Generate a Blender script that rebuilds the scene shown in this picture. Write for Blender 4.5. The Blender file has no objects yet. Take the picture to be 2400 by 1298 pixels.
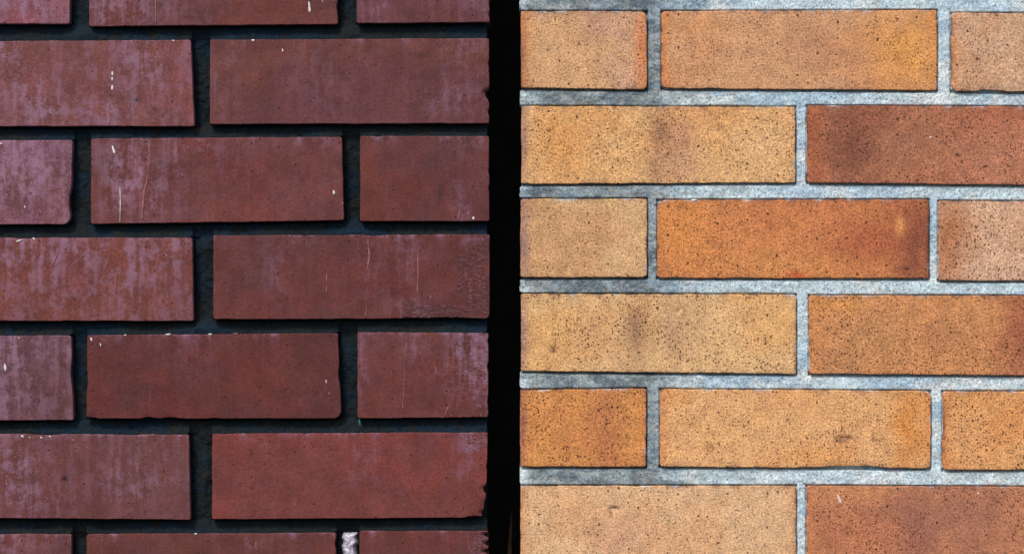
import bpy, math, random
import numpy as np
from mathutils import Vector

random.seed(7)
scene = bpy.context.scene
col = scene.collection

# ------------------------------------------------------------------ camera, sky, sun, exposure
D = 3.0                      # metres from the lens to the yellow wall
S0 = 1.0 / 2680.0            # metres per photograph pixel on the yellow wall (brick 240 x 71 mm)
CZ = 1.40                    # eye height
cam_d = bpy.data.cameras.new("camera")
cam_d.sensor_width = 36.0
cam_d.lens = 36.0 * D / (2400 * S0)
cam_d.clip_start = 0.05
cam_d.clip_end = 2000
cam = bpy.data.objects.new("camera", cam_d)
col.objects.link(cam)
cam.location = (0, -D, CZ)
cam.rotation_euler = (math.radians(90), 0, 0)
scene.camera = cam

SUN_FROM = Vector((-0.30, -0.56, 0.77)).normalized()
elev = math.asin(SUN_FROM.z)
azim = math.atan2(SUN_FROM.x, SUN_FROM.y)
w = bpy.data.worlds.new("World")
scene.world = w
w.use_nodes = True
wn = w.node_tree
bg = wn.nodes["Background"]
sky = wn.nodes.new("ShaderNodeTexSky")
sky.sky_type = 'NISHITA'
sky.sun_disc = False
sky.sun_elevation = elev
sky.sun_rotation = azim
sky.air_density = 1.0
sky.dust_density = 3.0
wn.links.new(sky.outputs[0], bg.inputs[0])
bg.inputs[1].default_value = 0.11

sun_d = bpy.data.lights.new("sun", 'SUN')
sun_d.energy = 1.5
sun_d.angle = math.radians(12)
sun_d.color = (1.0, 0.93, 0.84)
sun = bpy.data.objects.new("sun", sun_d)
col.objects.link(sun)
sun.rotation_euler = SUN_FROM.to_track_quat('Z', 'Y').to_euler()
sun.location = SUN_FROM * 20

vs = scene.view_settings
vs.view_transform = 'Standard'
vs.look = 'None'
vs.exposure = 0.9
vs.gamma = 1.0
vs.use_curve_mapping = False

# brightness a white wall gets under this light at this exposure: turns a colour read
# off the photograph into the reflectance of the thing itself
K = np.array([1.45, 1.45, 1.45])

def lin(c):
    c = np.asarray(c, float) / 255.0
    return np.where(c <= 0.04045, c / 12.92, ((c + 0.055) / 1.055) ** 2.4)

def alb(c):
    return lin(c) / K

# ------------------------------------------------------------------ noise
def vnoise(x, y, seed=0):
    x = np.asarray(x, float); y = np.asarray(y, float)
    xi = np.floor(x).astype(np.int64); yi = np.floor(y).astype(np.int64)
    xf = x - xi; yf = y - yi
    xf = xf * xf * (3 - 2 * xf); yf = yf * yf * (3 - 2 * yf)
    def h(a, b):
        n = (a * 374761393 + b * 668265263 + seed * 1442695041) & 0xFFFFFFFF
        n = ((n ^ (n >> 13)) * 1274126177) & 0xFFFFFFFF
        n = (n ^ (n >> 16)) & 0xFFFFFFFF
        return n / 4294967295.0
    a = h(xi, yi); b = h(xi + 1, yi); c = h(xi, yi + 1); d = h(xi + 1, yi + 1)
    return (a + (b - a) * xf) * (1 - yf) + (c + (d - c) * xf) * yf

def fbm(x, y, seed=0, octv=3):
    s = 0; a = 0.5; t = 0
    for o in range(octv):
        s = s + a * vnoise(x * 2 ** o, y * 2 ** o, seed + o * 17); t += a; a *= 0.5
    return s / t - 0.5

def sstep(a, b, x):
    t = np.clip((x - a) / (b - a), 0, 1)
    return t * t * (3 - 2 * t)

# ------------------------------------------------------------------ materials
class NT:
    def __init__(self, name):
        self.m = bpy.data.materials.new(name)
        self.m.use_nodes = True
        self.t = self.m.node_tree
        self.b = self.t.nodes["Principled BSDF"]
    def n(self, kind, **kw):
        nd = self.t.nodes.new(kind)
        for k, v in kw.items():
            setattr(nd, k, v)
        return nd
    def l(self, a, b):
        self.t.links.new(a, b)
    def math(self, op, a, b=None, clamp=False):
        nd = self.n("ShaderNodeMath", operation=op, use_clamp=clamp)
        for i, v in enumerate((a, b)):
            if v is None: continue
            if isinstance(v, (int, float)): nd.inputs[i].default_value = v
            else: self.l(v, nd.inputs[i])
        return nd.outputs[0]
    def rng(self, v, a, b, c=0.0, d=1.0):
        nd = self.n("ShaderNodeMapRange", interpolation_type='SMOOTHSTEP')
        self.l(v, nd.inputs[0])
        for i, q in enumerate((a, b, c, d)):
            if isinstance(q, (int, float)): nd.inputs[i + 1].default_value = q
            else: self.l(q, nd.inputs[i + 1])
        return nd.outputs[0]
    def mix(self, f, a, b, mode='MIX'):
        nd = self.n("ShaderNodeMix", data_type='RGBA', blend_type=mode)
        if isinstance(f, (int, float)): nd.inputs[0].default_value = f
        else: self.l(f, nd.inputs[0])
        for i, v in ((6, a), (7, b)):
            if isinstance(v, tuple): nd.inputs[i].default_value = (*v[:3], 1)
            else: self.l(v, nd.inputs[i])
        return nd.outputs[2]
    def scale_col(self, c, f):
        nd = self.n("ShaderNodeVectorMath", operation='SCALE')
        self.l(c, nd.inputs[0]); self.l(f, nd.inputs[3])
        return nd.outputs[0]
    def pos(self):
        return self.n("ShaderNodeNewGeometry").outputs["Position"]
    def plane_vec(self, sx=1.0, sz=1.0):
        s = self.n("ShaderNodeSeparateXYZ"); self.l(self.pos(), s.inputs[0])
        u = self.math('MULTIPLY', self.math('ADD', s.outputs[0], self.math('MULTIPLY', s.outputs[1], 0.83)), sx)
        v = self.math('MULTIPLY', self.math('ADD', s.outputs[2], self.math('MULTIPLY', s.outputs[1], 0.57)), sz)
        c = self.n("ShaderNodeCombineXYZ"); self.l(u, c.inputs[0]); self.l(v, c.inputs[1])
        return c.outputs[0]
    def noise(self, vec, scale, detail=3.0, rough=0.55):
        nd = self.n("ShaderNodeTexNoise"); self.l(vec, nd.inputs["Vector"])
        nd.inputs["Scale"].default_value = scale
        nd.inputs["Detail"].default_value = detail
        nd.inputs["Roughness"].default_value = rough
        return nd.outputs["Fac"]
    def pores(self, vec, scale, lo, hi, power, soft=0.06):
        nd = self.n("ShaderNodeTexVoronoi", voronoi_dimensions='2D'); self.l(vec, nd.inputs["Vector"])
        nd.inputs["Scale"].default_value = scale
        s = self.n("ShaderNodeSeparateColor"); self.l(nd.outputs["Color"], s.inputs[0])
        r = self.math('ADD', self.math('MULTIPLY', self.math('POWER', s.outputs[0], power), hi - lo), lo)
        d = self.math('SUBTRACT', nd.outputs["Distance"], r)
        return self.rng(d, -soft * 0.5, soft, 1.0, 0.0)
    def attr(self, name, fac=False):
        a = self.n("ShaderNodeAttribute", attribute_name=name)
        return a.outputs["Fac"] if fac else a.outputs["Color"]
    def bump(self, h, strength, dist):
        b = self.n("ShaderNodeBump")
        b.inputs["Strength"].default_value = strength
        b.inputs["Distance"].default_value = dist
        self.l(h, b.inputs["Height"])
        self.l(b.outputs[0], self.b.inputs["Normal"])
    def done(self, c, rough, spec=0.25):
        self.l(c, self.b.inputs["Base Color"])
        if isinstance(rough, (int, float)): self.b.inputs["Roughness"].default_value = rough
        else: self.l(rough, self.b.inputs["Roughness"])
        self.b.inputs["Specular IOR Level"].default_value = spec
        return self.m

def make_yellow():
    t = NT("yellow_clay")
    p = t.pos(); pv = t.plane_vec()
    warp = t.noise(p, 120, 2)
    wv = t.n("ShaderNodeVectorMath", operation='ADD'); t.l(pv, wv.inputs[0])
    ws = t.n("ShaderNodeVectorMath", operation='SCALE'); ws.inputs[3].default_value = 0.004
    cmb = t.n("ShaderNodeCombineXYZ"); t.l(warp, cmb.inputs[0]); t.l(t.noise(p, 300, 1), cmb.inputs[1])
    t.l(cmb.outputs[0], ws.inputs[0]); t.l(ws.outputs[0], wv.inputs[1])
    fine = t.noise(p, 620, 3, 0.65)
    drag = t.noise(t.plane_vec(230, 900), 1.0, 2)
    mid = t.noise(p, 75, 3)
    c = t.attr("clay")
    f = t.math('MULTIPLY', t.rng(fine, 0.3, 0.7, 0.68, 1.46), t.rng(mid, 0.3, 0.7, 0.88, 1.12))
    f = t.math('MULTIPLY', f, t.rng(drag, 0.3, 0.7, 0.86, 1.14))
    c = t.scale_col(c, f)
    def tint(c, fac, rgb):
        return t.mix(fac, c, t.mix(1.0, c, rgb, 'MULTIPLY'))
    c = tint(c, t.rng(t.noise(p, 210, 3), 0.52, 0.72, 0, 0.7), (0.88, 0.80, 0.84))
    c = tint(c, t.rng(t.noise(p, 260, 3, 0.6), 0.54, 0.72, 0, 0.8), (1.16, 1.16, 1.0))
    c = tint(c, t.rng(t.noise(p, 880, 2, 0.7), 0.60, 0.70, 0, 0.9), (1.24, 1.28, 1.36))
    rnd = t.n("ShaderNodeObjectInfo").outputs["Random"]
    clus = t.rng(t.noise(p, 26, 3, 0.6), 0.38, 0.62, 0.25, 1.0)
    dens = t.math('MULTIPLY', clus, t.math('ADD', t.math('MULTIPLY', rnd, 0.55), 0.5))
    grit = t.pores(wv.outputs[0], 420, 0.0, 0.34, 2.2, 0.10)
    c = t.mix(t.math('MULTIPLY', grit, t.math('MULTIPLY', dens, 1.15, True)), c, tuple(alb((112, 66, 42))))
    big = t.pores(wv.outputs[0], 115, 0.0, 0.115, 3.0, 0.035)
    med = t.pores(wv.outputs[0], 200, 0.0, 0.15, 3.0, 0.05)
    hole = t.math('MAXIMUM', big, t.math('MULTIPLY', med, t.math('MULTIPLY', dens, 1.5, True)))
    c = t.mix(t.math('MULTIPLY', hole, 0.82), c, tuple(alb((62, 34, 28))))
    h = t.math('SUBTRACT', t.math('ADD', t.math('MULTIPLY', fine, 0.6), t.math('MULTIPLY', drag, 0.25)), t.math('ADD', hole, t.math('MULTIPLY', grit, 0.4)))
    t.bump(h, 0.55, 0.0006)
    return t.done(c, 0.78, 0.22)

def make_red():
    t = NT("red_clay")
    p = t.pos(); pv = t.plane_vec()
    fine = t.noise(p, 520, 3, 0.6)
    mid = t.noise(p, 48, 4)
    streak = t.noise(t.plane_vec(150, 13), 1.0, 4, 0.6)
    drag = t.noise(t.plane_vec(120, 800), 1.0, 2)
    c = t.attr("clay")
    f = t.math('MULTIPLY', t.rng(fine, 0.3, 0.7, 0.82, 1.20), t.rng(mid, 0.3, 0.7, 0.84, 1.16))
    f = t.math('MULTIPLY', f, t.rng(drag, 0.3, 0.7, 0.94, 1.06))
    c = t.scale_col(c, f)
    # lime bloom washed down the face
    bl = t.attr("bloom", True)
    m1 = t.math('ADD', t.math('MULTIPLY', streak, 0.42), t.math('MULTIPLY', t.noise(p, 110, 5, 0.75), 0.58))
    wash = t.math('MULTIPLY', t.rng(m1, 0.44, 0.60), bl, True)
    c = t.mix(t.math('MULTIPLY', wash, 0.74), c, tuple(alb((160, 122, 146))))
    speck = t.rng(t.noise(p, 760, 2, 0.7), 0.60, 0.72)
    c = t.mix(t.math('MULTIPLY', t.math('MULTIPLY', speck, bl), 0.75), c, tuple(alb((186, 150, 178))))
    pinkline = t.rng(t.noise(t.plane_vec(420, 22), 1.0, 2), 0.66, 0.74)
    c = t.mix(t.math('MULTIPLY', pinkline, 0.14), c, tuple(alb((170, 118, 120))))
    # rough broken skin
    sp = t.attr("spall", True)
    rag = t.noise(t.plane_vec(260, 520), 1.0, 4, 0.7)
    c = t.mix(t.math('MULTIPLY', sp, t.rng(rag, 0.44, 0.54, 0.6, 0.0)), c, tuple(alb((80, 50, 53))))
    c = t.mix(t.math('MULTIPLY', sp, t.rng(rag, 0.50, 0.66, 0.0, 0.6)), c, tuple(alb((140, 105, 115))))
    pit = t.pores(pv, 130, 0.0, 0.10, 6.0, 0.04)
    c = t.mix(t.math('MULTIPLY', pit, 0.75), c, tuple(alb((52, 28, 30))))
    h = t.math('ADD', t.math('MULTIPLY', fine, 0.5), t.math('MULTIPLY', t.math('MULTIPLY', rag, sp), 2.6))
    h = t.math('SUBTRACT', h, t.math('MULTIPLY', pit, 0.8))
    t.bump(h, 0.8, 0.0007)
    return t.done(c, 0.74, 0.22)

def make_mortar(name, grain, grit_col, bumpd):
    t = NT(name)
    p = t.pos(); pv = t.plane_vec()
    fine = t.noise(p, 560, 4, 0.7)
    mid = t.noise(p, 95, 4, 0.6)
    c = t.attr("paste")
    f = t.math('MULTIPLY', t.rng(fine, 0.28, 0.72, 1 - grain, 1 + grain), t.rng(mid, 0.3, 0.7, 1 - grain * 0.3, 1 + grain * 0.3))
    c = t.scale_col(c, f)
    tone = t.noise(p, 160, 3)
    c = t.mix(t.rng(tone, 0.5, 0.75, 0, 0.20), c, tuple(alb(grit_col)))
    sand = t.pores(pv, 330, 0.0, 0.26, 2.5, 0.08)
    c = t.mix(t.math('MULTIPLY', sand, 0.5), c, tuple(alb(grit_col) * 0.35))
    h = t.math('SUBTRACT', t.math('ADD', fine, t.math('MULTIPLY', mid, 0.6)), t.math('MULTIPLY', sand, 0.6))
    t.bump(h, 0.7, bumpd)
    return t.done(c, 0.9, 0.15)

def make_plain(name, rgb, scale, amp, rough=0.85, bd=0.001):
    t = NT(name)
    p = t.pos()
    nz = t.noise(p, scale, 5, 0.65)
    rgbn = t.n("ShaderNodeRGB"); rgbn.outputs[0].default_value = (*rgb, 1)
    c = t.scale_col(rgbn.outputs[0], t.rng(nz, 0.3, 0.7, 1 - amp, 1 + amp))
    t.bump(nz, 0.5, bd)
    return t.done(c, rough, 0.2)

M_YEL = make_yellow()
M_RED = make_red()
M_PALE = make_mortar("pale_mortar", 0.42, (126, 150, 176), 0.0009)
M_DARK = make_mortar("dark_mortar", 0.34, (24, 32, 40), 0.0014)
M_PATCH = make_plain("whitish_mortar", tuple(alb((196, 192, 208))), 500, 0.55, 0.9, 0.0012)
M_LIME = make_plain("white_splash", (0.58, 0.55, 0.54), 900, 0.2, 0.7, 0.0003)
M_PINK = make_plain("thin_lime_run", tuple(alb((152, 100, 102))), 700, 0.35, 0.7, 0.0003)
M_GREEN = make_plain("green_fleck", tuple(alb((50, 120, 95))), 900, 0.3, 0.7, 0.0003)
M_GAP_BLACK = make_plain("gap_black", (0.005, 0.0055, 0.0055), 60, 0.5, 0.85, 0.002)  # near-black colour standing in for the deep shade of the gap
M_STRAW = make_plain("dry_brown_fibre", (0.16, 0.09, 0.06), 90, 0.4, 0.8, 0.001)

def make_pavement():
    t = NT("asphalt_paving")
    p = t.pos()
    a = t.noise(p, 140, 4, 0.7); b = t.noise(p, 1.3, 4)
    rgbn = t.n("ShaderNodeRGB"); rgbn.outputs[0].default_value = (0.075, 0.075, 0.078, 1)
    c = t.scale_col(rgbn.outputs[0], t.math('MULTIPLY', t.rng(a, 0.3, 0.7, 0.6, 1.4), t.rng(b, 0.3, 0.7, 0.8, 1.2)))
    t.bump(a, 0.6, 0.004)
    return t.done(c, 0.9, 0.2)

# ------------------------------------------------------------------ ground
me = bpy.data.meshes.new("pavement")
me.from_pydata([(-400, -400, 0), (400, -400, 0), (400, 400, 0), (-400, 400, 0)], [], [(0, 1, 2, 3)])
me.materials.append(make_pavement())
g = bpy.data.objects.new("pavement", me); col.objects.link(g); g["kind"] = "structure"

# ------------------------------------------------------------------ walls: pixel plane <-> wall plane
class Wall:
    def __init__(self, y):
        self.y = y
        self.s = S0 * (D + y) / D          # metres per photograph pixel on this wall's face
    def xz(self, px, py):
        return (px - 1200.0) * self.s, CZ - (py - 649.0) * self.s

RED = Wall(-0.015)
YEL = Wall(0.0)

def new_empty(name, loc, label, cat):
    o = bpy.data.objects.new(name, None)
    o.empty_display_size = 0.1
    o.location = loc
    o["label"] = label; o["category"] = cat
    col.objects.link(o)
    return o

red_wall = new_empty("red_brick_wall", (-0.5, RED.y, 0), "weathered dark red brick wall with deep dark mortar joints and purple bloom", "brick wall")
red_wall["kind"] = "thing"
yel_wall = new_empty("yellow_brick_wall", (0.5, YEL.y, 0), "sandy yellow and orange brick wall with pale blue-grey mortar joints", "brick wall")
yel_wall["kind"] = "thing"

def add_attr(me, name, kind, data):
    a = me.attributes.new(name, kind, 'POINT')
    if kind == 'FLOAT_COLOR':
        a.data.foreach_set("color", np.concatenate([data, np.ones((len(data), 1))], 1).astype(np.float32).ravel())
    else:
        a.data.foreach_set("value", np.asarray(data, np.float32))

def axis(L, step, edge=(0.0, 0.12, 0.35, 0.7, 1.3)):
    n = max(2, int(round((L - 2 * edge[-1]) / step)))
    mid = np.linspace(edge[-1], L - edge[-1], n + 1)
    return np.concatenate([np.array(edge[:-1]), mid, L - np.array(edge[:-1])[::-1]])

def brick_mesh(name, wall, q, base, spots=(), seed=0, step=1.5, chips=(), radii=(1.6, 1.6, 1.6, 1.6),
               rough_edge=0.35, re=1.1, dents=(), bloom=None, spall=(), mat=None, depth=0.105, blotch=None,
               edge_tone=None, wob=0.12, gain=(1, 1, 1), grime=0.0):
    """q: corners TL TR BR BL in photograph pixels; lengths below in millimetres"""
    TL, TR, BR, BL = [np.array(c, float) for c in q]
    mm = wall.s * 1000
    W = (np.linalg.norm(TR - TL) + np.linalg.norm(BR - BL)) / 2 * mm
    H = (np.linalg.norm(BL - TL) + np.linalg.norm(BR - TR)) / 2 * mm
    ua = axis(W, step); va = axis(H, step)
    nu, nv = len(ua), len(va)
    A, B = np.meshgrid(ua, va)                       # A from left, B from top
    rng = np.random.RandomState(seed + 11)
    dl, dr, dt, db = A, W - A, B, H - B
    d = np.minimum(np.minimum(dl, dr), np.minimum(dt, db))
    # corner rounding (TL TR BR BL)
    A2, B2 = A.copy(), B.copy()
    for i, r in enumerate(radii):
        left = i in (0, 3); top = i in (0, 1)
        a = (A if left else W - A); b = (B if top else H - B)
        m = (a < r) & (b < r)
        va_, vb_ = r - a, r - b
        n = np.sqrt(va_ ** 2 + vb_ ** 2) + 1e-9
        f = np.maximum(va_, vb_) / n
        na, nb = r - va_ * f, r - vb_ * f
        A2 = np.where(m, na if left else W - na, A2)
        B2 = np.where(m, nb if top else H - nb, B2)
    # uneven arrises
    def edge(tv, sd):
        e = fbm(tv / 14.0 + sd * 3.7, tv * 0 + sd, seed + sd, 2) * rough_edge * 2.2
        e = e + np.maximum(0, fbm(tv / 3.5 + 31, tv * 0 + sd * 2.3, seed + sd + 5, 3) - 0.17) * rough_edge * 9
        return e
    eL, eR = edge(B, 1), edge(B, 2)
    eT, eB = edge(A, 3), edge(A, 4)
    for side, pos_px, half_px, amt in chips:          # chips knocked off an arris
        if side in 'LR':
            c0 = (pos_px - (TL[1] + TR[1]) / 2) * mm
            g_ = np.exp(-np.abs((B - c0) / (half_px * mm)) ** 3) * amt * (0.85 + 0.6 * fbm(B / 2.2, B * 0 + pos_px, seed + 3, 2))
            if side == 'L': eL = eL + g_
            else: eR = eR + g_
        else:
            c0 = (pos_px - (TL[0] + BL[0]) / 2) * mm
            g_ = np.exp(-np.abs((A - c0) / (half_px * mm)) ** 3) * amt * (0.85 + 0.6 * fbm(A / 2.2, A * 0 + pos_px, seed + 4, 2))
            if side == 'T': eT = eT + g_
            else: eB = eB + g_
    fo = 14.0
    A2 = A2 + eL * np.clip(1 - dl / fo, 0, 1) - eR * np.clip(1 - dr / fo, 0, 1)
    B2 = B2 + eT * np.clip(1 - dt / fo, 0, 1) - eB * np.clip(1 - db / fo, 0, 1)
    u = A2 / W; v = B2 / H
    PX = (TL[0] * (1 - u) + TR[0] * u) * (1 - v) + (BL[0] * (1 - u) + BR[0] * u) * v
    PY = (TL[1] * (1 - u) + TR[1] * u) * (1 - v) + (BL[1] * (1 - u) + BR[1] * u) * v
    # relief of the face, mm into the wall
    dep = np.where(d < re, re - np.sqrt(np.maximum(0, re ** 2 - (re - d) ** 2)), 0.0)
    for e, dd in ((eL, dl), (eR, dr), (eT, dt), (eB, db)):
        dep = dep + np.maximum(0, e - 0.4) * 0.7 * np.clip(1 - dd / 4.5, 0, 1)
    dep = dep + fbm(PX / 60, PY / 60, seed + 7, 3) * wob * 4 + fbm(PX / 9, PY / 9, seed + 9, 2) * wob
    for (x, y, rx, ry, dm) in dents:
        rr = ((PX - x) / rx) ** 2 + ((PY - y) / ry) ** 2
        dep = dep + dm * np.exp(-rr ** 2)
    # colours
    C = np.tile(alb(base), (PX.size, 1)).reshape(nv, nu, 3)
    if blotch is not None:
        k = sstep(-0.06, 0.16, fbm(PX / 150 + seed, PY / 110, seed + 21, 3))[..., None]
        C = C * (1 - k) + alb(blotch) * k
    if edge_tone is not None:
        k = (np.clip(1 - np.minimum(dl, dr) / (7 + 9 * vnoise(PY / 40, PX * 0 + seed, 3)), 0, 1) ** 1.3 * 0.8)[..., None]
        C = C * (1 - k) + alb(edge_tone) * k
    nx_ = fbm(PX / 45, PY / 45, seed + 41, 3); ny_ = fbm(PX / 45 + 9, PY / 45, seed + 43, 3)
    if grime:
        ed = np.minimum(np.minimum(dl, dr), np.minimum(dt, db))
        gk = np.exp(-ed / 1.5) * sstep(-0.12, 0.15, fbm(PX / 16, PY / 16, seed + 61, 3)) * grime
        C = C * (1 - gk[..., None]) + alb((92, 64, 58)) * gk[..., None]
        sm = np.exp(-np.minimum(dt, dr) / 1.1) * sstep(0.10, 0.22, fbm(PX / 24 + 5, PY / 24, seed + 67, 3)) * 0.8
        C = C * (1 - sm[..., None]) + alb((190, 196, 196)) * sm[..., None]
    wx = PX + nx_ * 60; wy = PY + ny_ * 60
    for (x, y, rx, ry, rgb, st) in spots:
        rr = np.abs((PX + nx_ * min(60, 1.1 * rx) - x) / rx) ** 2 + np.abs((PY + ny_ * min(60, 1.1 * ry) - y) / ry) ** 2
        k = (min(0.92, st * 1.05) * np.exp(-rr ** 1.05))[..., None]
        C = C * (1 - k) + alb(rgb) * k
    BLM = np.zeros_like(PX)
    if bloom is not None:
        b0, blobs = bloom
        BLM = b0 * 0.75 + 0 * PX
        for (x, y, rx, ry, st) in blobs:
            BLM = BLM + 1.3 * st * np.exp(-(((wx - x) / rx) ** 2 + ((wy - y) / ry) ** 2))
        BLM = BLM + 0.9 * np.exp(-dt / 2.6) * sstep(-0.05, 0.2, fbm(PX / 40, PX * 0 + seed, seed + 2, 2))
    SP = np.zeros_like(PX)
    for (x, y, rx, ry, st) in spall:
        rr = np.maximum(np.abs((wx - x) / rx), np.abs((wy - y) / ry))
        SP = np.maximum(SP, st * sstep(1.0, 0.75, rr))
    dep = dep + SP * (0.7 + 1.4 * fbm(PX / 5, PY / 5, seed + 3, 3))
    # assemble
    cx = (TL[0] + TR[0] + BR[0] + BL[0]) / 4; cy = (TL[1] + TR[1] + BR[1] + BL[1]) / 4
    X = (PX - cx) * wall.s; Z = -(PY - cy) * wall.s; Y = dep / 1000.0
    V = np.stack([X.ravel(), Y.ravel(), Z.ravel()], 1)
    idx = np.arange(nu * nv).reshape(nv, nu)
    F = np.stack([idx[:-1, :-1], idx[1:, :-1], idx[1:, 1:], idx[:-1, 1:]], -1).reshape(-1, 4)
    rim = np.concatenate([idx[0, :-1], idx[:-1, -1], idx[-1, :0:-1], idx[:0:-1, 0]])
    back = V[rim].copy(); back[:, 1] = depth
    n0 = len(V)
    V = np.concatenate([V, back])
    bi = n0 + np.arange(len(rim))
    F2 = np.stack([rim, np.roll(rim, -1), np.roll(bi, -1), bi], 1)
    me = bpy.data.meshes.new(name)
    faces = F.tolist() + F2.tolist() + [bi.tolist()]
    me.from_pydata(V.tolist(), [], faces)
    me.polygons.foreach_set("use_smooth", [True] * (len(faces) - 1) + [False])
    ext = lambda a: np.concatenate([a, a[rim]])
    add_attr(me, "clay", 'FLOAT_COLOR', ext(np.clip(C.reshape(-1, 3) * np.array(gain), 0.002, 0.9)))
    add_attr(me, "bloom", 'FLOAT', ext(np.clip(BLM.ravel(), 0, 1)))
    add_attr(me, "spall", 'FLOAT', ext(np.clip(SP.ravel(), 0, 1)))
    me.materials.append(mat)
    me.update()
    return me, (cx, cy)

def put_brick(me, c, wall, root, proud=0.0, label=None):
    o = bpy.data.objects.new("brick", me)
    x, z = wall.xz(*c)
    o.parent = root
    o.location = (x - root.location.x, wall.y - proud - root.location.y, z)
    if label: o["label"] = label
    col.objects.link(o)
    return o

def Q(l, r, tl, tr, bl, br, lb=None, rb=None):
    return ((l, tl), (r, tr), (r if rb is None else rb, br), (l if lb is None else lb, bl))

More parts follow.
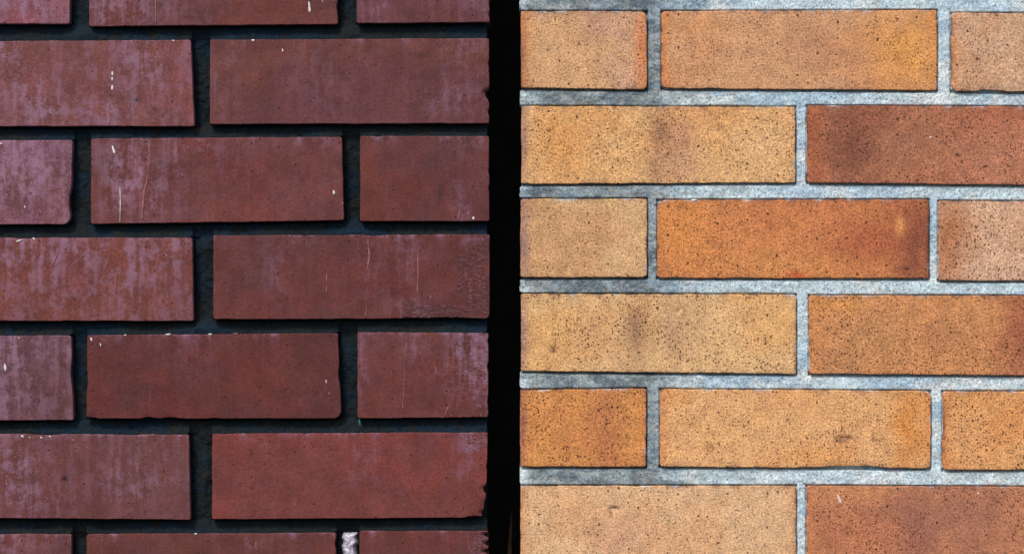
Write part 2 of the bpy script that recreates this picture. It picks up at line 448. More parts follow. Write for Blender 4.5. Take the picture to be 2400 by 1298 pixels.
# ------------------------------------------------------------------ bricks in view, red wall
red_spec = {
 'L0a': dict(q=Q(-425, 165, -142, -142, 56, 56, rb=163), base=(128, 76, 84), blotch=(120, 70, 74), bloom=(.6, [(40, 20, 120, 50, .4)]), spots=[(60, 40, 60, 20, (140, 74, 84), .6)]),
 'L0b': dict(q=Q(207, 793, -140, -146, 62, 57, lb=209, rb=791), base=(104, 60, 60), blotch=(110, 58, 52), bloom=(.12, [(260, 20, 90, 60, .75), (400, 10, 60, 60, .2)]), chips=[('R', 20, 12, 1.2)]),
 'L0c': dict(q=Q(836, 1148, -144, -146, 55, 52), base=(106, 62, 66), blotch=(100, 56, 54), bloom=(.18, [(880, 10, 40, 60, .3), (1120, 20, 40, 60, .25)]), chips=[('R', 10, 10, 1.0), ('R', 36, 7, 1.0)]),
 'L1a': dict(q=Q(-140, 447, 98, 94, 296, 296, rb=455), base=(126, 75, 76), blotch=(118, 70, 68), bloom=(.6, [(0, 130, 60, 60, .7), (90, 250, 60, 60, .5), (240, 260, 40, 40, .4), (340, 150, 40, 60, .4)]), spots=[(435, 200, 20, 70, (132, 66, 60), .5), (320, 232, 8, 5, (40, 26, 34), .95)]),
 'L1b': dict(q=Q(492, 1146, 94, 90, 291, 289), base=(104, 60, 62), blotch=(108, 62, 56), bloom=(.12, [(760, 180, 60, 90, .15), (1070, 230, 60, 60, .28), (1090, 110, 50, 30, .3), (520, 200, 30, 60, .2)]), chips=[('R', 222, 13, 4.0), ('R', 150, 5, 1.0), ('R', 262, 7, 1.2)], spots=[(985, 128, 14, 8, (60, 34, 34), .6)]),
 'L2a': dict(q=Q(-425, 170, 329, 329, 526, 526, rb=164), base=(124, 80, 96), blotch=(116, 72, 78), bloom=(.9, [(20, 400, 90, 100, .4)]), radii=(1.6, 1.6, 7.5, 1.6), chips=[('R', 470, 28, 1.6)], spots=[(140, 420, 30, 60, (100, 58, 54), .6)]),
 'L2b': dict(q=Q(213, 801, 325, 321, 525, 516, rb=806), base=(108, 60, 58), blotch=(112, 58, 54), bloom=(.14, [(290, 400, 50, 80, .85), (350, 440, 70, 90, .35), (440, 340, 50, 30, .55), (530, 380, 40, 40, .2), (700, 340, 90, 18, .2)]), spots=[(240, 380, 18, 60, (92, 52, 46), .7), (295, 348, 20, 12, (108, 62, 44), .8), (560, 490, 60, 25, (128, 62, 56), .5)]),
 'L2c': dict(q=Q(844, 1146, 319, 319, 518, 518), base=(98, 54, 54), blotch=(106, 54, 48), bloom=(.10, [(1080, 480, 30, 40, .3), (1100, 340, 50, 20, .3)]), spots=[(870, 410, 25, 90, (112, 56, 40), .7), (1030, 455, 10, 22, (62, 34, 34), .7), (890, 322, 20, 8, (60, 32, 36), .6)], chips=[('R', 400, 6, .9), ('R', 440, 6, .9), ('T', 885, 10, .8)]),
 'L3a': dict(q=Q(-140, 450, 557, 557, 751, 752, rb=453), base=(116, 64, 60), blotch=(118, 64, 56), bloom=(.6, [(20, 590, 60, 60, .6), (120, 620, 30, 80, .35), (200, 590, 40, 25, .4), (350, 590, 70, 50, .45), (300, 690, 30, 60, .3)]), spots=[(170, 640, 35, 50, (122, 60, 54), .6)], chips=[('T', 60, 30, .8)]),
 'L3b': dict(q=Q(500, 1147, 552, 549, 748, 746), base=(104, 54, 50), blotch=(98, 56, 54), bloom=(.10, [(860, 600, 25, 60, .35), (960, 600, 30, 60, .25), (660, 640, 40, 60, .2), (950, 720, 60, 30, .3), (1130, 560, 30, 14, .7)]), spall=[(1115, 660, 42, 90, 1.0), (1010, 732, 90, 20, 1.0)], spots=[(900, 640, 80, 60, (106, 50, 44), .5)], radii=(1.6, 1.6, 4.0, 1.6), chips=[('B', 1010, 100, .9), ('T', 880, 20, .9)]),
 'L4a': dict(q=Q(-425, 167, 787, 786, 985, 984, rb=172), base=(104, 66, 76), blotch=(100, 62, 64), bloom=(.5, [(20, 800, 60, 60, .5), (140, 800, 30, 40, .4), (20, 920, 40, 60, .4)]), radii=(1.6, 3, 1.6, 1.6), chips=[('R', 880, 30, 1.3)]),
 'L4b': dict(q=Q(205, 791, 785, 781, 981, 980, lb=203, rb=800), base=(94, 50, 48), blotch=(104, 50, 46), bloom=(.06, [(450, 800, 60, 60, .15)]), radii=(2, 1.6, 7, 3), chips=[('B', 215, 14, 1.6), ('B', 350, 16, 1.4), ('B', 400, 20, 1.1), ('B', 500, 12, .9), ('L', 890, 20, .9), ('R', 880, 16, 1.2)], spots=[(620, 900, 120, 70, (104, 50, 44), .5)]),
 'L4c': dict(q=Q(838, 1144, 779, 780, 980, 977), base=(106, 54, 50), blotch=(108, 60, 58), bloom=(.10, [(1100, 830, 45, 60, 1.0), (1125, 930, 25, 60, .9), (980, 800, 40, 50, .3), (1050, 950, 20, 40, .4), (845, 850, 10, 100, .35)]), spall=[(1105, 850, 38, 70, .6), (1125, 955, 18, 40, .5)], chips=[('R', 860, 8, 1.3), ('R', 800, 6, .8), ('R', 940, 12, .9)]),
 'L5a': dict(q=Q(-140, 442, 1016, 1018, 1212, 1217, rb=447), base=(108, 62, 60), blotch=(106, 66, 66), bloom=(.28, [(30, 1100, 60, 70, .55), (90, 1180, 70, 40, .3), (310, 1120, 70, 50, .4)]), spots=[(152, 1124, 7, 7, (34, 22, 28), .95), (110, 1040, 60, 14, (96, 50, 48), .5)], dents=[(152, 1124, 5, 5, .9)], chips=[('T', 110, 30, .9), ('T', 300, 40, .7)]),
 'L5b': dict(q=Q(497, 1143, 1016, 1013, 1216, 1212, rb=1138), base=(116, 60, 56), blotch=(122, 60, 54), bloom=(.10, [(1115, 1035, 30, 25, .9), (1090, 1080, 50, 30, .3), (850, 1060, 30, 60, .25), (640, 1030, 50, 15, .3)]), spall=[(1118, 1035, 26, 22, .8)], radii=(1.6, 1.6, 3, 1.6), chips=[('R', 1147, 9, 3.2), ('R', 1184, 14, 1.6), ('R', 1207, 12, 3.4), ('B', 1118, 24, 2.0), ('R', 1095, 6, .9)]),
 'L6a': dict(q=Q(-425, 167, 1252, 1251, 1448, 1448), base=(110, 60, 58), blotch=(100, 58, 58), bloom=(.22, [(30, 1270, 60, 40, .4)])),
 'L6b': dict(q=Q(203, 787, 1251, 1248, 1448, 1446), base=(104, 56, 50), blotch=(98, 58, 56), bloom=(.10, [(560, 1260, 60, 12, .3)]), chips=[('R', 1275, 10, 1.0)]),
 'L6c': dict(q=Q(843, 1145, 1244, 1244, 1446, 1446), base=(110, 56, 52), blotch=(104, 56, 52), bloom=(.08, [(1120, 1290, 30, 60, .4)]), spall=[(1130, 1290, 20, 40, .9)], chips=[('R', 1252, 5, 4.5), ('R', 1272, 6, 3.8), ('R', 1292, 6, 4.2), ('R', 1320, 10, 2.5)]),
}
# ------------------------------------------------------------------ bricks in view, yellow wall
O = (212, 132, 66)
yel_spec = {
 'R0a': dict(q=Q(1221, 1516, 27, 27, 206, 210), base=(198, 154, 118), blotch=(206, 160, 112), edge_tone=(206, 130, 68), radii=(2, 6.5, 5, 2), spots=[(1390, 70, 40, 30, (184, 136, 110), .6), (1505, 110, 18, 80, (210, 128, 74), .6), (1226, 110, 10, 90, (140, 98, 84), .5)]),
 'R0b': dict(q=Q(1551, 2196, 27, 24, 207, 212), base=(202, 152, 108), blotch=(198, 142, 98), edge_tone=(212, 128, 66), radii=(3, 2, 2, 5), spots=[(1890, 110, 90, 60, (178, 128, 94), .55), (2130, 120, 90, 100, (216, 150, 76), .8), (1640, 60, 60, 30, (210, 144, 84), .5)], label="yellow brick turning orange toward one end"),
 'R0c': dict(q=Q(2230, 2875, 31, 33, 214, 217), base=(200, 160, 124), blotch=(196, 150, 112), edge_tone=(212, 146, 96), radii=(2, 2, 2, 6), chips=[('B', 2320, 30, 1.4)]),
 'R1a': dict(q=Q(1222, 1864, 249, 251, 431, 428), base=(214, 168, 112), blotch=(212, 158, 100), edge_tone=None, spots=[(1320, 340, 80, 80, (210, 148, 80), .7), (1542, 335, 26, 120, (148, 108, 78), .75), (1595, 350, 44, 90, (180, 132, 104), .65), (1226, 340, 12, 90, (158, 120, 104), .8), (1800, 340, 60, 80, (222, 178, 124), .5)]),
 'R1b': dict(q=Q(1892, 2537, 248, 251, 428, 435), base=(178, 116, 82), blotch=(170, 110, 78), spots=[(1908, 350, 24, 140, (176, 98, 58), .65), (1990, 345, 75, 120, (120, 72, 54), .8), (2060, 280, 60, 40, (132, 76, 54), .5), (2130, 330, 60, 60, (142, 98, 76), .5), (2330, 380, 100, 70, (182, 122, 92), .6), (2340, 270, 90, 30, (164, 88, 62), .4)], label="dark burnt red-brown brick among yellow ones"),
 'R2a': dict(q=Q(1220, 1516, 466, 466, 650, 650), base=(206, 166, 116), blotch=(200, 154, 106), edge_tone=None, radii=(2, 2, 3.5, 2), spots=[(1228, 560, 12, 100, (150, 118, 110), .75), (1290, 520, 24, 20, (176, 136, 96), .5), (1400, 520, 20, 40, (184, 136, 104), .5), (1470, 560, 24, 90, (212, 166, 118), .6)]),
 'R2b': dict(q=Q(1541, 2177, 469, 468, 651, 652), base=(200, 128, 76), blotch=(192, 120, 72), radii=(7, 2, 2, 3), spots=[(1600, 540, 70, 100, (210, 138, 70), .7), (1850, 620, 200, 40, (206, 142, 80), .5), (2050, 560, 110, 80, (168, 92, 60), .8), (2145, 580, 40, 130, (124, 68, 52), .8), (2182, 560, 11, 140, (66, 38, 36), .75), (2110, 530, 11, 20, (216, 146, 84), .85), (1870, 645, 30, 8, (196, 80, 40), .7)], label="deep orange brick darkening to red-brown at one end"),
 'R2c': dict(q=Q(2200, 2845, 471, 474, 657, 660), base=(210, 168, 134), blotch=(202, 158, 122), spots=[(2220, 560, 34, 130, (172, 108, 66), .85), (2260, 530, 34, 50, (186, 130, 92), .5)]),
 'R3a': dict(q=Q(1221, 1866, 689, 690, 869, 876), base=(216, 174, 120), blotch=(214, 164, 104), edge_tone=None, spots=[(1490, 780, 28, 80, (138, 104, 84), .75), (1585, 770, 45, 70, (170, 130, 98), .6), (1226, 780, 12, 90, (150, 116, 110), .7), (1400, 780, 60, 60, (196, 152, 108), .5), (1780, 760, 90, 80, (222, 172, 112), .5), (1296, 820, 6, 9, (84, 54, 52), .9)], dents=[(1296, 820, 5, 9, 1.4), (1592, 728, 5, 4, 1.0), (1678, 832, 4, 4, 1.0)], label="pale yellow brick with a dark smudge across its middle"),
 'R3b': dict(q=Q(1897, 2545, 692, 694, 876, 880), base=(200, 138, 86), blotch=(190, 132, 84), edge_tone=(206, 136, 78), spots=[(2040, 790, 80, 80, (182, 132, 86), .6), (2200, 800, 70, 50, (178, 120, 78), .5), (2390, 790, 50, 120, (152, 84, 62), .8), (1960, 710, 60, 24, (216, 148, 74), .5)], chips=[('B', 1990, 40, .5)]),
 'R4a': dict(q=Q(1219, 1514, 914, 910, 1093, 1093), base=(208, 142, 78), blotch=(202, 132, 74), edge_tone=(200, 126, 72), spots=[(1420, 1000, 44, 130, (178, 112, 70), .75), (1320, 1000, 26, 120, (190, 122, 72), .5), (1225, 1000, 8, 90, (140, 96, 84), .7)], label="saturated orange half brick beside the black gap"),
 'R4b': dict(q=Q(1547, 2181, 912, 916, 1093, 1097), base=(218, 166, 110), blotch=(216, 156, 96), edge_tone=(206, 138, 84), spots=[(2130, 990, 50, 100, (208, 134, 62), .85), (1900, 950, 140, 40, (216, 160, 100), .5), (1665, 1052, 12, 12, (190, 130, 84), .7), (1980, 1028, 26, 14, (160, 110, 84), .5), (1974, 1034, 18, 4, (86, 54, 46), .8), (1990, 1024, 8, 4, (96, 60, 50), .7), (2048, 1030, 4, 16, (150, 100, 76), .6)], dents=[(1978, 1030, 22, 9, 1.3), (2048, 1030, 5, 20, .7), (1665, 1052, 12, 12, .8)], chips=[('B', 2005, 70, 1.7)], radii=(2, 4, 2, 2)),
 'R4c': dict(q=Q(2210, 2855, 917, 917, 1101, 1096), base=(214, 156, 98), blotch=(214, 148, 88), edge_tone=(200, 124, 72), spots=[(2300, 940, 80, 24, (210, 146, 84), .5)], radii=(2, 2, 2, 4)),
 'R5a': dict(q=Q(1220, 1866, 1138, 1138, 1320, 1320), base=(216, 174, 128), blotch=(214, 166, 118), edge_tone=(206, 150, 100), spots=[(1460, 1260, 70, 40, (196, 150, 120), .6), (1320, 1150, 90, 20, (220, 172, 124), .5), (1439, 1188, 11, 4, (74, 48, 46), .85), (1430, 1203, 4, 12, (100, 68, 58), .7)], dents=[(1437, 1192, 12, 4, 1.0), (1428, 1205, 5, 12, .6)]),
 'R5b': dict(q=Q(1891, 2535, 1138, 1141, 1322, 1325), base=(188, 126, 86), blotch=(176, 116, 84), edge_tone=(196, 128, 80), spots=[(2150, 1240, 46, 110, (138, 90, 74), .7), (2260, 1200, 120, 90, (152, 100, 82), .7), (1950, 1250, 60, 50, (160, 96, 68), .5), (2040, 1260, 100, 60, (186, 116, 80), .5), (2000, 1150, 90, 20, (202, 140, 88), .6)], label="dull brown-pink brick under an orange yellow one"),
}

made = {}
def add_spec(spec, wall, root, mat, kw):
    for i, (k, s) in enumerate(spec.items()):
        s = dict(s); lb = s.pop('label', None)
        a = dict(kw); a.update(s)
        me, c = brick_mesh("brick", wall, seed=i * 13 + (0 if k[0] == 'L' else 500), mat=mat, **a)
        made[k] = put_brick(me, c, wall, root, random.uniform(-0.0004, 0.0005), lb)

add_spec(red_spec, RED, red_wall, M_RED, dict(rough_edge=0.28, re=0.4, gain=(0.99, 0.92, 0.90)))
add_spec(yel_spec, YEL, yel_wall, M_YEL, dict(rough_edge=0.38, re=0.6, bloom=None, grime=0.75, gain=(1.09, 1.09, 1.17)))

# ------------------------------------------------------------------ the rest of both walls, round the view
def rows_red():
    out = []
    for r in range(-7, 18):
        top = -143 + r * 230.7 if not (0 <= r <= 6) else None
        fr = 0 <= r <= 6
        y0 = (-143 if r == 0 else [0, 96, 327, 556, 785, 1017, 1250][r]) if fr else top
        spans = [(836, 1146), (208, 792), (-425, 165), (-1055, -467), (-1685, -1097), (-2315, -1727)] if r % 2 == 0 else \
                [(495, 1146), (-140, 450), (-770, -182), (-1400, -812), (-2030, -1442), (-2315, -2072)]
        for j, (a, b) in enumerate(spans):
            if fr and j < (3 if r % 2 == 0 else 2): continue
            if y0 + 199 > 649 + (CZ - 0.004) / RED.s: continue
            out.append((a, b, y0, y0 + 198))
    return out

def rows_yel():
    out = []
    ytab = [26, 249, 467, 690, 913, 1138]
    for r in range(-7, 20):
        fr = 0 <= r <= 5
        y0 = ytab[r] if fr else (26 + r * 222.3 if r < 0 else 1138 + (r - 5) * 222.3)
        spans = [(1221, 1516), (1549, 2194), (2226, 2871), (2903, 3548), (3580, 4225), (4257, 4700)] if r % 2 == 0 else \
                [(1222, 1865), (1894, 2537), (2569, 3212), (3244, 3889), (3921, 4564), (4592, 4700)]
        for j, (a, b) in enumerate(spans):
            if fr and j < (3 if r % 2 == 0 else 2): continue
            if y0 + 184 > 649 + (CZ - 0.004) / YEL.s: continue
            out.append((a, b, y0, y0 + 183))
    return out

def scatter(rows, wall, root, mat, tones, bl):
    cache = {}
    for (a, b, t, bt) in rows:
        wpx = int(round(b - a)); var = random.randrange(len(tones))
        key = (wpx, int(round(bt - t)), var)
        if key not in cache:
            q = ((a, t), (b, t), (b, bt), (a, bt))
            base, blot = tones[var]
            cache[key] = brick_mesh("brick", wall, q, base, seed=900 + len(cache) * 7, step=9.0, mat=mat, blotch=blot,
                                    bloom=(bl, []) if bl else None, rough_edge=0.25, re=0.5, gain=(0.99, 0.92, 0.90) if bl else (1.09, 1.09, 1.17))[0]
        put_brick(cache[key], ((a + b) / 2, (t + bt) / 2), wall, root, random.uniform(-0.0006, 0.0006))

scatter(rows_red(), RED, red_wall, M_RED, [((108, 62, 62), (104, 56, 50)), ((116, 68, 72), (106, 62, 62)), ((100, 54, 52), (110, 56, 48)), ((112, 58, 54), (104, 62, 64))], 0.3)
scatter(rows_yel(), YEL, yel_wall, M_YEL, [((214, 168, 114), (206, 150, 96)), ((202, 156, 114), (198, 142, 96)), ((206, 138, 78), (196, 128, 76)), ((168, 108, 80), (150, 96, 74)), ((218, 172, 124), (212, 160, 108))], 0)

# ------------------------------------------------------------------ mortar: one relief per wall
def mortar(name, wall, root, spec, x0, x1, fx0, fx1, mat, recess, side_px):
    """relief grid in photograph pixels, fine where the photograph looks, coarse round it"""
    ztop = 649 - (2.36 - CZ) / wall.s; zbot = 649 + (CZ - 0.0) / wall.s
    def ax(lo, f0, f1, hi, fine, coarse):
        a = np.arange(f0, f1, fine)
        l_ = np.arange(lo, f0, coarse) if f0 > lo else np.array([])
        h_ = np.concatenate([np.arange(f1, hi, coarse), [hi]]) if hi > f1 else np.array([hi])
        return np.unique(np.concatenate([l_, a, h_]))
    gx = ax(x0, fx0, fx1, x1, 2.0, 24.0)
    gy = ax(ztop, -60, 1350, zbot, 1.7, 24.0)
    PX, PY = np.meshgrid(gx, gy)
    inb = np.full(PX.shape, -99.0)
    under = np.zeros(PX.shape); rightof = np.zeros(PX.shape); leftof = np.zeros(PX.shape); above = np.zeros(PX.shape)
    ledge = np.zeros(PX.shape); lean = np.zeros(PX.shape)
    for k, s in spec.items():
        TL, TR, BR, BL = s['q']
        ym0, ym1 = min(TL[1], TR[1]) - 40, max(BL[1], BR[1]) + 40
        xm0, xm1 = min(TL[0], BL[0]) - 40, max(TR[0], BR[0]) + 40
        iy = np.where((gy >= ym0) & (gy <= ym1))[0]; ix = np.where((gx >= xm0) & (gx <= xm1))[0]
        if not len(iy) or not len(ix): continue
        sl = (slice(iy[0], iy[-1] + 1), slice(ix[0], ix[-1] + 1))
        x, y = PX[sl], PY[sl]
        fu = (x - TL[0]) / (TR[0] - TL[0]); fv = (y - TL[1]) / (BL[1] - TL[1])
        top = TL[1] + (TR[1] - TL[1]) * fu; bot = BL[1] + (BR[1] - BL[1]) * fu
        lef = TL[0] + (BL[0] - TL[0]) * fv; rig = TR[0] + (BR[0] - TR[0]) * fv
        din = np.minimum(np.minimum(x - lef, rig - x), np.minimum(y - top, bot - y))
        inb[sl] = np.maximum(inb[sl], din)
        xin = (x > lef - 2) & (x < rig + 2); yin = (y > top - 2) & (y < bot + 2)
        under[sl] = np.maximum(under[sl], np.where(xin & (y > bot - 6), np.clip(1 - np.abs(y - bot - 1.0) / 6.0, 0, 1), 0))
        above[sl] = np.maximum(above[sl], np.where(xin, np.clip(1 - np.abs(y - top) / 4.0, 0, 1), 0))
        ledge[sl] = np.maximum(ledge[sl], np.where(xin & (y < top + 4), np.clip(1 - (top - y) / 34.0, 0, 1), 0))
        lean[sl] = np.maximum(lean[sl], np.where(yin & (x > rig - 4), np.clip(1 - (x - rig) / 30.0, 0, 1), 0))
        rightof[sl] = np.maximum(rightof[sl], np.where(yin, np.clip(1 - np.abs(x - rig) / 5.0, 0, 1), 0))
        leftof[sl] = np.maximum(leftof[sl], np.where(yin, np.clip(1 - np.abs(x - lef) / 3.5, 0, 1), 0))
    dep, C = recess(PX, PY, under, above, rightof, leftof, ledge, lean)
    nyg, nxg = PX.shape
    if x1 > 3000:                                   # bed joints reach the arris, the rest stays behind the bricks
        ci = int(np.argmin(np.abs(gx - 1240)))
        free = (inb[:, ci] < -4) & (inb[:, ci] > -60) & (gy > -40) & (gy < 1330)
        wv_ = np.convolve(free.astype(float), np.ones(5) / 5, 'same')
        lim = (1226 - 7.5 * wv_ + 3.0 * fbm(gy / 9, gy * 0, 51, 3))[:, None]
        PX = np.where(PX < 1230, lim + (PX - x0) / (1230 - x0) * (1230 - lim), PX)
    X = (PX - 1200) * wall.s - root.location.x; Z = CZ - (PY - 649) * wall.s
    V = np.stack([X.ravel(), (dep / 1000 + wall.y - root.location.y).ravel(), Z.ravel()], 1)
    idx = np.arange(V.shape[0]).reshape(nyg, nxg)
    deep = inb > 9.0
    keep = ~(deep[:-1, :-1] & deep[1:, :-1] & deep[1:, 1:] & deep[:-1, 1:])
    F = np.stack([idx[:-1, :-1], idx[1:, :-1], idx[1:, 1:], idx[:-1, 1:]], -1)[keep]
    # return face at the gap and at the far end, and a solid core behind
    fl = F.tolist(); n0 = len(V); extra = []; ex_c = []
    for cidx, flip in ((0, False), (nxg - 1, True)):
        prev = None
        for r in range(nyg):
            v = V[idx[r, cidx]]
            extra.append((v[0], 0.112 + wall.y - root.location.y, v[2])); ex_c.append(C.reshape(-1, 3)[idx[r, cidx]])
            cur = n0 + len(extra) - 1
            if prev is not None:
                f = [idx[r - 1, cidx], prev, cur, idx[r, cidx]]
                fl.append(f if not flip else f[::-1])
            prev = cur
    xa, xb = X[0, 0] + 0.0015, X[0, -1] - 0.0015
    ya, yb = 0.016 + wall.y - root.location.y, 0.235 + wall.y - root.location.y
    za, zb = Z[-1, 0], Z[0, 0]
    b0 = n0 + len(extra)
    extra += [(xa, ya, za), (xb, ya, za), (xb, yb, za), (xa, yb, za), (xa, ya, zb), (xb, ya, zb), (xb, yb, zb), (xa, yb, zb)]
    ex_c += [C.reshape(-1, 3)[0]] * 8
    fl += [[b0 + i for i in f] for f in ((0, 1, 5, 4), (1, 2, 6, 5), (2, 3, 7, 6), (3, 0, 4, 7), (4, 5, 6, 7), (3, 2, 1, 0))]
    me = bpy.data.meshes.new(name)
    allv = np.concatenate([V, np.array(extra)])
    used = np.zeros(len(allv), bool)
    for f in fl: used[f] = True
    remap = np.cumsum(used) - 1
    me.from_pydata(allv[used].tolist(), [], [[int(remap[i]) for i in f] for f in fl])
    me.polygons.foreach_set("use_smooth", [True] * (len(fl) - 6) + [False] * 6)
    add_attr(me, "paste", 'FLOAT_COLOR', np.clip(np.concatenate([C.reshape(-1, 3), np.array(ex_c)])[used], 0.001, 0.9))
    me.materials.append(mat)
    o = bpy.data.objects.new("mortar", me); o.parent = root; col.objects.link(o)
    return o

def red_recess(PX, PY, under, above, rightof, leftof, ledge, lean):
    dep = 10.5 - 6.0 * ledge * np.clip(1 - lean, 0.3, 1) + 2.0 * lean + fbm(PX / 70, PY / 70, 3, 3) * 4.0 + fbm(PX / 11, PY / 11, 5, 3) * 2.6
    dep = dep + under * 2.5 + rightof * 2.0
    for (x, y, rx, ry, dm) in ((190, 80, 34, 18, -4), (480, 580, 30, 30, -4), (820, 75, 26, 14, -3), (825, 545, 40, 16, -3), (480, 770, 50, 14, -4),
                               (475, 1010, 40, 20, -3), (195, 775, 30, 16, -2.5), (480, 1110, 14, 80, -4), (195, 1240, 40, 14, -3)):
        dep = dep + dm * np.exp(-((PX - x) / rx) ** 2 - ((PY - y) / ry) ** 2)
    a = alb((24, 33, 37)); b = alb((17, 37, 52)); c = alb((31, 35, 35))
    k = sstep(-0.1, 0.2, fbm(PX / 120 + 4, PY / 60, 8, 3))[..., None]
    k2 = sstep(0.02, 0.25, fbm(PX / 40, PY / 30 + 7, 12, 3))[..., None]
    C = a * (1 - k) + b * k
    C = C * (1 - k2) + c * k2
    return np.clip(dep, 2.6, 15.0), C

def yel_recess(PX, PY, under, above, rightof, leftof, ledge, lean):
    dep = 2.4 + fbm(PX / 60, PY / 25, 23, 3) * 1.5 + fbm(PX / 9, PY / 9, 25, 3) * 1.1
    br = 0.5 + 0.9 * vnoise(PX / 22, PY / 22, 31)
    dep = dep + under * 5.5 * np.clip(br + 0.25, 0, 1) + rightof * 4.0 * br + above * 4.2 * br + leftof * 2.6 * br
    a = alb((206, 226, 233)); b = alb((184, 210, 227)); c = alb((226, 234, 234)); soot = alb((96, 110, 118)); soot2 = alb((140, 146, 144))
    k = sstep(-0.1, 0.2, fbm(PX / 130, PY / 60, 33, 3))[..., None]
    k2 = sstep(0.0, 0.2, fbm(PX / 60 + 3, PY / 40, 35, 3))[..., None]
    C = a * (1 - k) + b * k
    C = C * (1 - k2 * .7) + c * k2 * .7
    # grime over the joints next to the gap
    dn = fbm(PX / 35, PY / 18, 37, 4)
    s = (sstep(1640, 1480, PX + dn * 220) * (0.80 + 0.9 * dn) * sstep(1226, 1252, PX))
    s = np.clip(s + 0.5 * sstep(1950, 1600, PX + dn * 300) * sstep(0.0, 0.12, dn), 0, 0.9)[..., None]
    mixs = sstep(-.1, .15, fbm(PX / 14, PY / 10, 39, 3))[..., None]
    C = C * (1 - s) + (soot * (1 - mixs) + soot2 * mixs) * s
    return np.clip(dep, 0.6, 9.5), C

mortar("mortar", RED, red_wall, red_spec, -2330, 1141, -30, 1141, M_DARK, red_recess, 1141)
mortar("mortar", YEL, yel_wall, yel_spec, 1217.5, 4715, 1217.5, 2430, M_PALE, yel_recess, 1217)

# whitish patch smeared into one upright joint of the red wall
def blob_strip(name, wall, root, px0, px1, py0, py1, d_front, mat, seed, label=None):
    gx = np.arange(px0, px1 + .1, 2.0); gy = np.arange(py0, py1 + .1, 2.0)
    PX, PY = np.meshgrid(gx, gy)
    ex = np.minimum(PX - px0, px1 - PX); ey = PY - py0
    e = np.minimum(ex, ey)
    dep = d_front + np.clip(10 - e, 0, 10) ** 1.6 * 0.22 + fbm(PX / 7, PY / 12, seed, 3) * 4.0
    sh = fbm(PY / 12, PY * 0 + 3, seed + 5, 3) * 10
    V = np.stack([((PX + sh - 1200) * wall.s - root.location.x).ravel(), (dep / 1000 + wall.y - root.location.y).ravel(), (CZ - (PY - 649) * wall.s).ravel()], 1)
    idx = np.arange(V.shape[0]).reshape(PX.shape)
    F = np.stack([idx[:-1, :-1], idx[1:, :-1], idx[1:, 1:], idx[:-1, 1:]], -1).reshape(-1, 4)
    rim = np.concatenate([idx[0, :-1], idx[:-1, -1], idx[-1, :0:-1], idx[:0:-1, 0]])
    bk = V[rim].copy(); bk[:, 1] = 0.013 + wall.y - root.location.y
    bi = len(V) + np.arange(len(rim))
    me = bpy.data.meshes.new(name)
    me.from_pydata(np.concatenate([V, bk]).tolist(), [], F.tolist() + np.stack([rim, np.roll(rim, -1), np.roll(bi, -1), bi], 1).tolist() + [bi.tolist()])
    me.polygons.foreach_set("use_smooth", [True] * len(me.polygons))
    me.materials.append(mat)
    o = bpy.data.objects.new(name, me); o.parent = root; col.objects.link(o)
    if label: o["label"] = label
blob_strip("mortar_patch", RED, red_wall, 801, 838, 1247, 1440, 4.5, M_PATCH, 71, "whitish lump of mortar in an upright joint")

# ------------------------------------------------------------------ splashes and lime runs: thin raised films on single bricks
def fleck(brick, wall, pts, width, mat, name="paint_fleck", thick=0.35):
    """film along a polyline in photograph pixels, width in pixels, domed"""
    c = brick.matrix_local.translation
    root = brick.parent
    P = np.array(pts, float)
    if len(P) == 1: P = np.array([P[0] - (0, width * .5), P[0] + (0, width * .5)])
    seg = np.linalg.norm(np.diff(P, axis=0), axis=1); L = seg.sum()
    n = max(4, int(L / 5)); t = np.linspace(0, L, n + 1); cum = np.concatenate([[0], np.cumsum(seg)])
    X = np.interp(t, cum, P[:, 0]); Yp = np.interp(t, cum, P[:, 1])
    dx = np.gradient(X); dy = np.gradient(Yp); nn = np.hypot(dx, dy) + 1e-9
    wv = width * (0.72 if mat is M_PINK else 0.8) * (0.45 + 0.9 * vnoise(t / 9.0, t * 0 + P[0, 0], 5)) * np.clip(np.minimum(t, L - t) / (width * .8 + 1e-6) + 0.35, 0, 1) * .5
    V = []; F = []
    for i in range(n + 1):
        ox, oy = -dy[i] / nn[i], dx[i] / nn[i]
        for s, dd in ((-1, 0.0), (-0.45, thick * .8), (0.45, thick), (1, 0.0)):
            px, py = X[i] + ox * wv[i] * s, Yp[i] + oy * wv[i] * s
            wx, wz = wall.xz(px, py)
            V.append((wx - root.location.x - brick.location.x, -dd / 1000 - 0.00025 + 0.0, wz - brick.location.z))
    for i in range(n):
        for j in range(3):
            a = i * 4 + j
            F.append((a, a + 4, a + 5, a + 1))
    F.append((0, 1, 2, 3)); F.append((n * 4 + 3, n * 4 + 2, n * 4 + 1, n * 4))
    me = bpy.data.meshes.new(name); me.from_pydata(V, [], F); me.polygons.foreach_set("use_smooth", [True] * len(F))
    me.materials.append(mat)
    o = bpy.data.objects.new(name, me); o.parent = brick; col.objects.link(o)

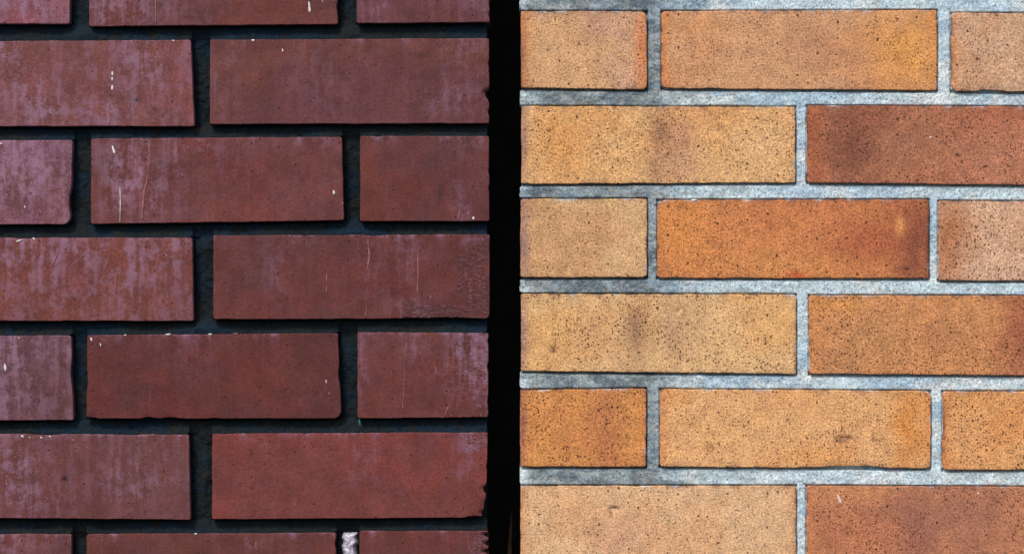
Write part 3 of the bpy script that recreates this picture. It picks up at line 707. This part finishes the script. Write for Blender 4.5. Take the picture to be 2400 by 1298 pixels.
fl = [
 ('L0b', [(364, -20), (365, 57)], 3.5, M_PINK), ('L0b', [(724, 4), (726, 30)], 8, M_LIME), ('L0b', [(756, 2), (756, 6)], 4, M_LIME),
 ('L1a', [(263, 168), (264, 178)], 6, M_LIME), ('L1a', [(263, 181), (263, 190)], 5, M_LIME), ('L1a', [(263, 200), (263, 212)], 6, M_LIME), ('L1a', [(263, 221), (263, 225)], 4, M_PINK),
 ('L1a', [(301, 238), (302, 258)], 4, M_PINK), ('L1a', [(388, 180), (391, 184)], 5, M_PINK), ('L1a', [(417, 122), (419, 130)], 4, M_PINK), ('L1a', [(404, 95), (409, 97)], 6, M_LIME), ('L1a', [(376, 270), (377, 274)], 4, M_PINK),
 ('L1b', [(590, 95), (597, 95)], 6, M_LIME), ('L1b', [(662, 115), (663, 122)], 5, M_LIME),
 ('L2a', [(57, 482), (59, 488)], 6, M_LIME), ('L2a', [(1, 334), (4, 339)], 6, M_LIME),
 ('L2b', [(263, 342), (269, 361)], 6, M_LIME), ('L2b', [(281, 438), (282, 470), (281, 523)], 2.4, M_LIME), ('L2b', [(350, 330), (350, 380), (343, 430), (338, 450), (335, 480), (333, 514)], 5, M_PINK),
 ('L2b', [(380, 408), (380, 424)], 4, M_PINK), ('L2b', [(427, 408), (428, 414)], 4, M_PINK), ('L2b', [(782, 446), (783, 456)], 5, M_LIME), ('L2b', [(803, 474), (803, 478)], 4, M_LIME),
 ('L2c', [(1109, 508), (1110, 515)], 6, M_LIME), ('L2c', [(1097, 497), (1098, 500)], 4, M_LIME), ('L2c', [(1079, 490), (1074, 516)], 4, M_PINK),
 ('L3a', [(38, 566), (52, 562)], 5, M_LIME), ('L3a', [(77, 557), (82, 562)], 5, M_LIME), ('L3a', [(205, 718), (213, 740)], 4, M_PINK), ('L3a', [(301, 730), (304, 736)], 5, M_PINK), ('L3a', [(270, 640), (271, 688)], 4, M_PINK), ('L3a', [(136, 590), (122, 625)], 6, M_PINK), ('L3a', [(258, 595), (248, 625)], 5, M_PINK),
 ('L3b', [(979, 585), (980, 640), (978, 690)], 4, M_PINK), ('L3b', [(766, 642), (766, 688)], 3.5, M_PINK), ('L3b', [(862, 560), (866, 600), (861, 632)], 5, M_PINK), ('L3b', [(860, 720), (856, 744)], 4, M_PINK), ('L3b', [(1008, 692), (1011, 702)], 5, M_PINK),
 ('L4a', [(11, 852), (13, 870)], 6, M_LIME), ('L4a', [(44, 790), (45, 794)], 4, M_LIME),
 ('L4b', [(213, 791), (215, 800)], 6, M_LIME), ('L4b', [(235, 804), (236, 812)], 4, M_LIME), ('L4b', [(764, 890), (765, 898)], 5, M_LIME), ('L4b', [(770, 920), (773, 924)], 5, M_PINK), ('L4b', [(291, 785), (296, 785)], 5, M_LIME), ('L4b', [(488, 783), (497, 783)], 5, M_LIME), ('L4b', [(388, 784), (400, 783)], 5, M_LIME), ('L4b', [(546, 782), (558, 782)], 5, M_PINK),
 ('L4c', [(950, 884), (951, 892)], 5, M_PINK), ('L4c', [(952, 800), (948, 880), (944, 960)], 3, M_PINK), ('L4c', [(1021, 858), (1023, 880)], 4, M_PINK), ('L4c', [(1052, 950), (1041, 976)], 5, M_PINK),
 ('L5a', [(50, 1020), (56, 1024)], 7, M_LIME), ('L5a', [(68, 1022), (71, 1026)], 5, M_LIME), ('L5a', [(95, 1023), (99, 1027)], 6, M_LIME), ('L5a', [(116, 1020), (119, 1024)], 5, M_LIME), ('L5a', [(203, 1046), (206, 1050)], 5, M_PINK), ('L5a', [(354, 1018), (364, 1019)], 5, M_PINK), ('L5a', [(168, 1028), (176, 1034)], 6, M_PINK),
 ('L5b', [(740, 1063), (741, 1078)], 4, M_PINK), ('L5b', [(670, 1047), (671, 1051)], 4, M_PINK), ('L5b', [(690, 1175), (692, 1188)], 4, M_PINK),
 ('L6b', [(600, 1268), (601, 1292)], 4, M_PINK), ('L6b', [(455, 1250), (462, 1250)], 5, M_LIME),
 ('R5b', [(1963, 1158), (1967, 1168), (1971, 1180)], 8, M_LIME), ('R5b', [(2291, 1153), (2294, 1158)], 5, M_LIME),
 ('R1b', [(2180, 320), (2182, 324)], 5, M_LIME), ('R1b', [(2189, 381), (2191, 385)], 5, M_LIME),
 ('R2b', [(1620, 470), (1634, 468)], 9, M_LIME),
]
for k, pts, wd, m in fl:
    wl = RED if k[0] == 'L' else YEL
    fleck(made[k], wl, pts, wd, m, "lime_run" if m is M_PINK else "paint_fleck")
fleck(made['L4c'], RED, [(841, 980), (843, 990), (844, 998)], 5, M_GREEN, "green_fleck")

# ------------------------------------------------------------------ dark backing added to close the gap against light from behind
xr, _ = RED.xz(1141, 0); xl, _ = YEL.xz(1218, 0)
def closed_box(name, x0, x1, y0, y1, z0, z1, mat, bulge=0.0):
    zs = np.linspace(z0, z1, 40); V = []; F = []
    for i, z in enumerate(zs):
        b = bulge * fbm(np.array([z * 6.0]), np.array([2.0]), 5, 3)[0]
        V += [(x0, y0 + b, z), ((x0 + x1) / 2, y0 + b - bulge * .4, z), (x1, y0 + b, z), (x1, y1, z), (x0, y1, z)]
    for i in range(len(zs) - 1):
        for j in range(5):
            a = i * 5 + j; c = i * 5 + (j + 1) % 5
            F.append((a, c, c + 5, a + 5))
    F.append((4, 3, 2, 1, 0)); n = (len(zs) - 1) * 5; F.append((n, n + 1, n + 2, n + 3, n + 4))
    me = bpy.data.meshes.new(name); me.from_pydata(V, [], F); me.materials.append(mat)
    o = bpy.data.objects.new(name, me); col.objects.link(o)
    return o
j = closed_box("gap_backing", xr - 0.0025, xl + 0.0055, 0.121, 0.22, 0.0, 2.36, M_GAP_BLACK, 0.006)
j["label"] = "added black backing that keeps the narrow gap between the two brick walls dark"; j["category"] = "added backing"

# dry brown blade leaning in the gap
V = []; F = []
for i in range(13):
    t = i / 12
    px = 1191 + 9 * t ** 1.5; py = 1420 - 215 * t
    x, z = YEL.xz(px, py); hw = 0.0024 * (1 - t) ** .7 + 0.0003
    V += [(x - hw, 0.070, z), (x, 0.0675, z), (x + hw, 0.070, z)]
    if i:
        a = (i - 1) * 3
        F += [(a, a + 1, a + 4, a + 3), (a + 1, a + 2, a + 5, a + 4), (a + 2, a, a + 3, a + 5)]
me = bpy.data.meshes.new("dry_blade"); me.from_pydata(V, [], F); me.materials.append(M_STRAW)
o = bpy.data.objects.new("dry_blade", me); col.objects.link(o)
o["label"] = "faint dry brown blade standing upright in the black gap"; o["category"] = "dry blade"
